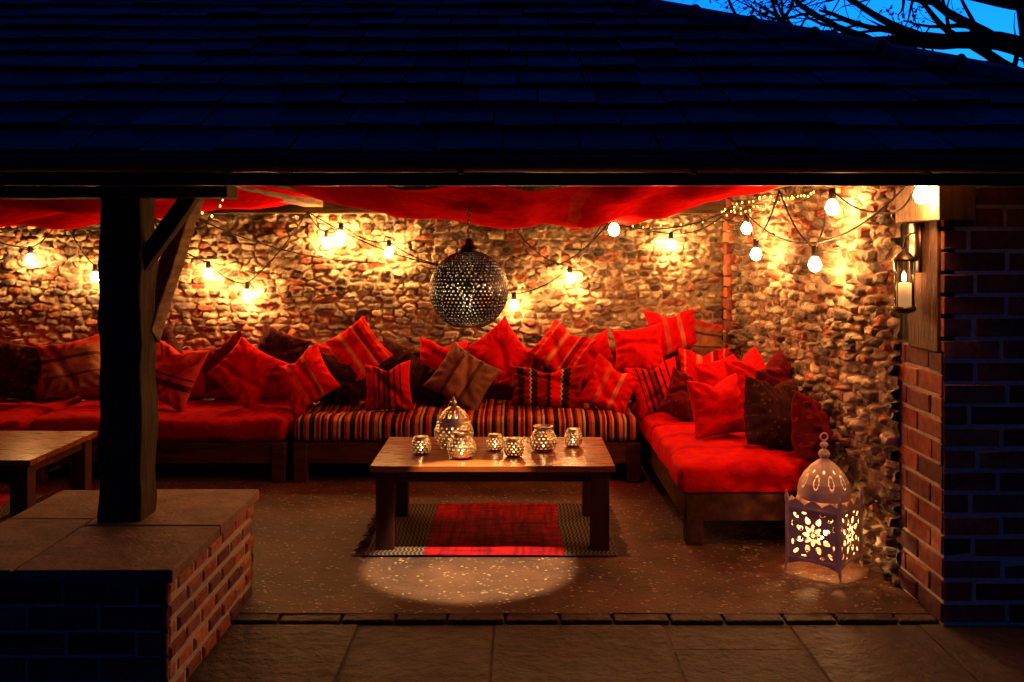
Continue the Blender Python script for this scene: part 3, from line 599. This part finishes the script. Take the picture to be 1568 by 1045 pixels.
# floor lantern
e=empty('moroccan_floor_lantern'); fc=Vector((1.673,5.404,0)); Lh=.145; ang=math.radians(-40)
def panelhole(U,V):
    r=np.hypot(U,V*1.0)
    h=np.zeros(U.shape,bool)
    for n,rc,rl,w,ph_ in((8,.30,.15,.085,0),(8,.62,.15,.10,math.pi/8)):
        for k in range(n):
            t=ph_+2*math.pi*k/n; cx,cy=rc*math.cos(t),rc*math.sin(t); du=(U-cx)*math.cos(t)+(V-cy)*math.sin(t); dv=-(U-cx)*math.sin(t)+(V-cy)*math.cos(t)
            h|=((du/rl)**2+(dv/(w*(1-.45*du/rl)))**2)<1
    for sx in(-1,1):
        for sy in(-1,1):
            for (cx,cy,q,w) in((.72,.72,.13,.075),(.86,.38,.11,.05),(.38,.86,.05,.11)):
                if (cx,cy)==(.72,.72):
                    t=math.atan2(sy,sx); du=(U-sx*cx)*math.cos(t)+(V-sy*cy)*math.sin(t);dv=-(U-sx*cx)*math.sin(t)+(V-sy*cy)*math.cos(t); h|=((du/q)**2+(dv/w)**2)<1
                else: h|=(((U-sx*cx)/ (w))**2+((V-sy*cy)/(q))**2)<1
    return h|(r<.085)
zb,zt_=.075,.345
for k in range(4):
    N=112; uu,vv=np.meshgrid(np.linspace(-1,1,N+1),np.linspace(-1,1,N+1)); cu,cv=np.meshgrid((np.arange(N)+.5)/N*2-1,(np.arange(N)+.5)/N*2-1)
    a=ang+k*math.pi/2; nx_,ny_=math.cos(a),math.sin(a); tx,ty=-ny_,nx_
    P=np.stack([fc.x+nx_*Lh+tx*uu*(Lh-.008),fc.y+ny_*Lh+ty*uu*(Lh-.008),zb+(vv+1)/2*(zt_-zb)],-1)
    o=grid_obj('pierced_panel',P,m_cream,keep=~panelhole(cu*1.03,cv*1.03),parent=e); m=o.modifiers.new('s','SOLIDIFY'); m.thickness=.003
mb=MB(); 
def loc(a,u,n,z): return Vector((fc.x+math.cos(a)*n-math.sin(a)*u,fc.y+math.sin(a)*n+math.cos(a)*u,z))
for k in range(4):
    a=ang+k*math.pi/2; p=loc(a,Lh,Lh,0)
    d=(p-fc).normalized(); d.z=0
    mb.tube([p+d*.012+Vector((0,0,0.0)),p+d*.004+Vector((0,0,.03)),p+Vector((0,0,.075)),p+Vector((0,0,.36)),p+d*.004+Vector((0,0,.40)),p+d*.006+Vector((0,0,.435))],[.004,.010,.011,.011,.012,.003],6)
    for z0,sg,hh in((zt_,1,.05),(zb,-1,.04)):
        nn=36; vs=[];fs=[]
        for i in range(nn+1):
            u=-Lh+2*Lh*i/nn; q=abs(((i/nn*3)%1)-.5)*2; top=hh*(.35+.65*(1-q)**.7)*(1) if sg>0 else hh*(.25+.75*abs(2*i/nn-1)**2.2)
            for off in(0,.003): vs+= [loc(a,u,Lh-off,z0),loc(a,u,Lh-off,z0+sg*top)]
        for i in range(nn): b=i*4; fs+=[(b,b+4,b+5,b+1),(b+2,b+3,b+7,b+6),(b+1,b+5,b+7,b+3)]
        mb.add(vs,fs)
    q0=loc(a,-Lh,Lh,zt_);q1=loc(a,Lh,Lh,zt_); mb.beam(q0,q1,.012,.012); mb.beam(loc(a,-Lh,Lh,zb),loc(a,Lh,Lh,zb),.012,.012)
    mb.add([loc(a,-Lh+.004,Lh-.004,zt_+.002),loc(a,Lh-.004,Lh-.004,zt_+.002),loc(a,.085,.085,zt_+.045),loc(a,-.085,.085,zt_+.045)],[(0,1,2,3)])
mb.lathe([(.05,zb-.004),(.05,zb+.002)],(fc.x,fc.y,0),16)
for k in range(2): a=ang+math.pi/4+k*math.pi/2; mb.beam(loc(a,0,-.19,zb),loc(a,0,.19,zb),.012,.006)
f3=(fc.x,fc.y,0)
mb.lathe([(.03,.590),(.018,.600),(.028,.612),(.032,.625),(.024,.640),(.009,.650),(.012,.658),(.022,.668),(.020,.680),(.008,.690),(.006,.700)],f3,20)
mb.tube([(fc.x+.020*math.cos(t),fc.y,.716+.020*math.sin(t)) for t in np.linspace(0,2*math.pi,17)],.004,6)
mb.lathe([(.035,zb+.003),(.035,zb+.08)],f3,20,2); flame(mb,fc.x,fc.y,zb+.085,1.6)
mb.build('frame_and_finial',[m_cream,m_flame,m_wax],smooth=False,parent=e)
pierced('pierced_dome',[(.132,.385),(.140,.40),(.140,.43),(.130,.475),(.105,.52),(.07,.56),(.035,.588),(.02,.595)],f3,240,90,
   lambda u,v:(((((u*10)%1-.5)*3.0)**2+((v-.42)*3.6)**2<.36)&((((u*10)%1-.5)*3.0)**2+((v-.42)*3.6)**2>.20))|((((u*10+.5)%1-.5)*4)**2+((v-.66)*9)**2<.2),m_cream,e)
plight('flame_light',(fc.x,fc.y,zb+.13),11,(1,.52,.18),.015,e)
# wall lantern on jamb
e=empty('wall_candle_lantern'); w=(1.895,4.86,1.44); mb=MB()
mb.lathe([(.02,-.02),(.05,-.01),(.056,0),(.056,.012),(.05,.014)],w,20); mb.lathe([(.058,.235),(.05,.25),(.03,.275),(.012,.285),(.008,.30)],w,20)
for a in range(4):
    t=a*math.pi/2+.6; mb.tube([(w[0]+.052*math.cos(t),w[1]+.052*math.sin(t),w[2]+.01),(w[0]+.052*math.cos(t),w[1]+.052*math.sin(t),w[2]+.24)],.003,5)
mb.tube([(w[0],w[1],w[2]+.30),(w[0]+.01,w[1],w[2]+.36),(w[0]+.07,w[1],w[2]+.38)],.005,6); mb.box(1.945,1.957,4.80,4.92,1.62,1.86)
mb.lathe([(.034,.014),(.034,.125),(.02,.13)],w,18,2); flame(mb,w[0],w[1],w[2]+.132,1.6)
mb.build('frame',[m_brz,m_flame,m_wax],smooth=True,parent=e)
mg,nt,b=newmat('clear_glass'); nt.nodes.remove(b); g=nt.nodes.new('ShaderNodeBsdfGlossy'); g.inputs['Roughness'].default_value=.05; tr=nt.nodes.new('ShaderNodeBsdfTransparent'); mx=nt.nodes.new('ShaderNodeMixShader'); fr=nt.nodes.new('ShaderNodeFresnel')
nt.links.new(fr.outputs[0],mx.inputs[0]); nt.links.new(tr.outputs[0],mx.inputs[1]); nt.links.new(g.outputs[0],mx.inputs[2]); nt.links.new(mx.outputs[0],nt.nodes['Material Output'].inputs[0])
mb=MB(); mb.lathe([(.048,.014),(.048,.235)],w,24,close=False); mb.build('glass_chimney',mg,smooth=True,parent=e)
plight('flame_light',(w[0],w[1],w[2]+.165),2.5,(1,.5,.18),.012,e)
# ------------------------------------------------------------------ tree
m_bark=pbr('bark',(.035,.028,.022),(.02,.016,.012),.9,bst=.4)
m_leaf=pbr('leaf',(.04,.06,.02),(.025,.04,.015),.7,bst=0)
mb=MB(); tr_=random.Random(21); leaves=[]
def branch(p,d,L,r,lev):
    n=max(3,int(L/.16)); pts=[p];rad=[r]; d=d.normalized(); kids=[]
    for i in range(n):
        d=(d+Vector((tr_.uniform(-1,1),tr_.uniform(-1,1),tr_.uniform(-1,1)))*.17+Vector((0,0,.015))).normalized()
        p=p+d*(L/n); pts.append(p); rad.append(r*(1-.75*(i+1)/n))
        if lev<4 and i>0 and tr_.random()<(.62 if lev>0 else .7): kids.append((p,d,rad[-1]))
    mb.tube(pts,rad,6 if lev<2 else 4)
    for q,dd,rr2 in kids:
        ax=Vector((tr_.uniform(-1,1),tr_.uniform(-1,1),tr_.uniform(-1,1))).normalized(); nd=(Matrix.Rotation(math.radians(tr_.uniform(25,65)),3,ax)@dd)
        branch(q,nd,L*tr_.uniform(.35,.6),max(.004,rr2*.6),lev+1)
    if lev>=3:
        for q in pts[1:]:
            if tr_.random()<.3: leaves.append(q)
branch_base=Vector((7.2,11.6,-.1))
mb.tube([branch_base,(7.0,11.6,1.4),(6.6,11.6,2.8),(6.15,11.6,4.0),(6.0,11.7,5.2),(6.2,11.8,6.6)],[.36,.3,.26,.23,.18,.1],12)
branch(Vector((6.1,11.6,4.05)),Vector((-1,.0,.15)),3.9,.12,0)
branch(Vector((6.1,11.65,4.6)),Vector((-.9,-.1,.22)),3.6,.10,0)
branch(Vector((6.2,11.6,3.6)),Vector((-.8,-.2,.35)),2.2,.08,0)
branch(Vector((6.0,11.7,5.2)),Vector((-.6,.3,.6)),3.0,.09,0)
branch(Vector((6.1,11.7,5.0)),Vector((.8,.2,.6)),3.0,.09,0)
branch(Vector((6.2,11.8,6.4)),Vector((.1,.1,1)),2.2,.07,1)
for q in leaves:
    for _ in range(2):
        c=q+Vector([tr_.uniform(-.05,.05) for _ in range(3)]); a=Vector([tr_.uniform(-1,1) for _ in range(3)]).normalized()*.03; b2=a.cross(Vector([tr_.uniform(-1,1) for _ in range(3)])).normalized()*.016
        mb.add([c-a,c+b2,c+a,c-b2],[(0,1,2,3)],1)
mb.build('tree',[m_bark,m_leaf],smooth=True)
# ------------------------------------------------------------------ world (dusk: afterglow low in the north, dark overhead and behind)
w=bpy.data.worlds.new('World'); scene.world=w; w.use_nodes=True; nt=w.node_tree; bg=nt.nodes['Background']
sk=nt.nodes.new('ShaderNodeTexSky'); sk.sky_type='NISHITA'; sk.sun_disc=False; sk.sun_elevation=math.radians(1.0); sk.sun_rotation=math.radians(25); sk.air_density=1.5; sk.ozone_density=4
mx=nt.nodes.new('ShaderNodeMix'); mx.data_type='RGBA'; mx.blend_type='MULTIPLY'; mx.inputs[0].default_value=1; mx.inputs[7].default_value=(.004,.24,1,1)
nt.links.new(sk.outputs[0],mx.inputs[6]); nt.links.new(mx.outputs[2],bg.inputs[0])
tc=nt.nodes.new('ShaderNodeTexCoord'); sx=nt.nodes.new('ShaderNodeSeparateXYZ'); nt.links.new(tc.outputs['Generated'],sx.inputs[0])
fz=contrast(nt,sx.outputs[2],.27,.60,1.0,.16); fy=contrast(nt,sx.outputs[1],-.3,.85,.12,1.0)
nt.links.new(math_(nt,'MULTIPLY',math_(nt,'MULTIPLY',fz,fy),2.3),bg.inputs[1])
sl_=bpy.data.lights.new('sun','SUN'); sl_.energy=.01; sl_.angle=math.radians(.5); sl_.color=(1,.85,.7); so=bpy.data.objects.new('sun',sl_); so.rotation_euler=(math.radians(-89),0,math.radians(-25)); scene.collection.objects.link(so)
# ------------------------------------------------------------------ camera
cd=bpy.data.cameras.new('camera'); cd.lens=35; cd.sensor_width=36; cd.shift_x=-.0038; cd.shift_y=-.089; cd.clip_end=600
co=bpy.data.objects.new('camera',cd); co.location=(0,0,1.73); co.rotation_euler=(math.radians(90),0,0); scene.collection.objects.link(co); scene.camera=co
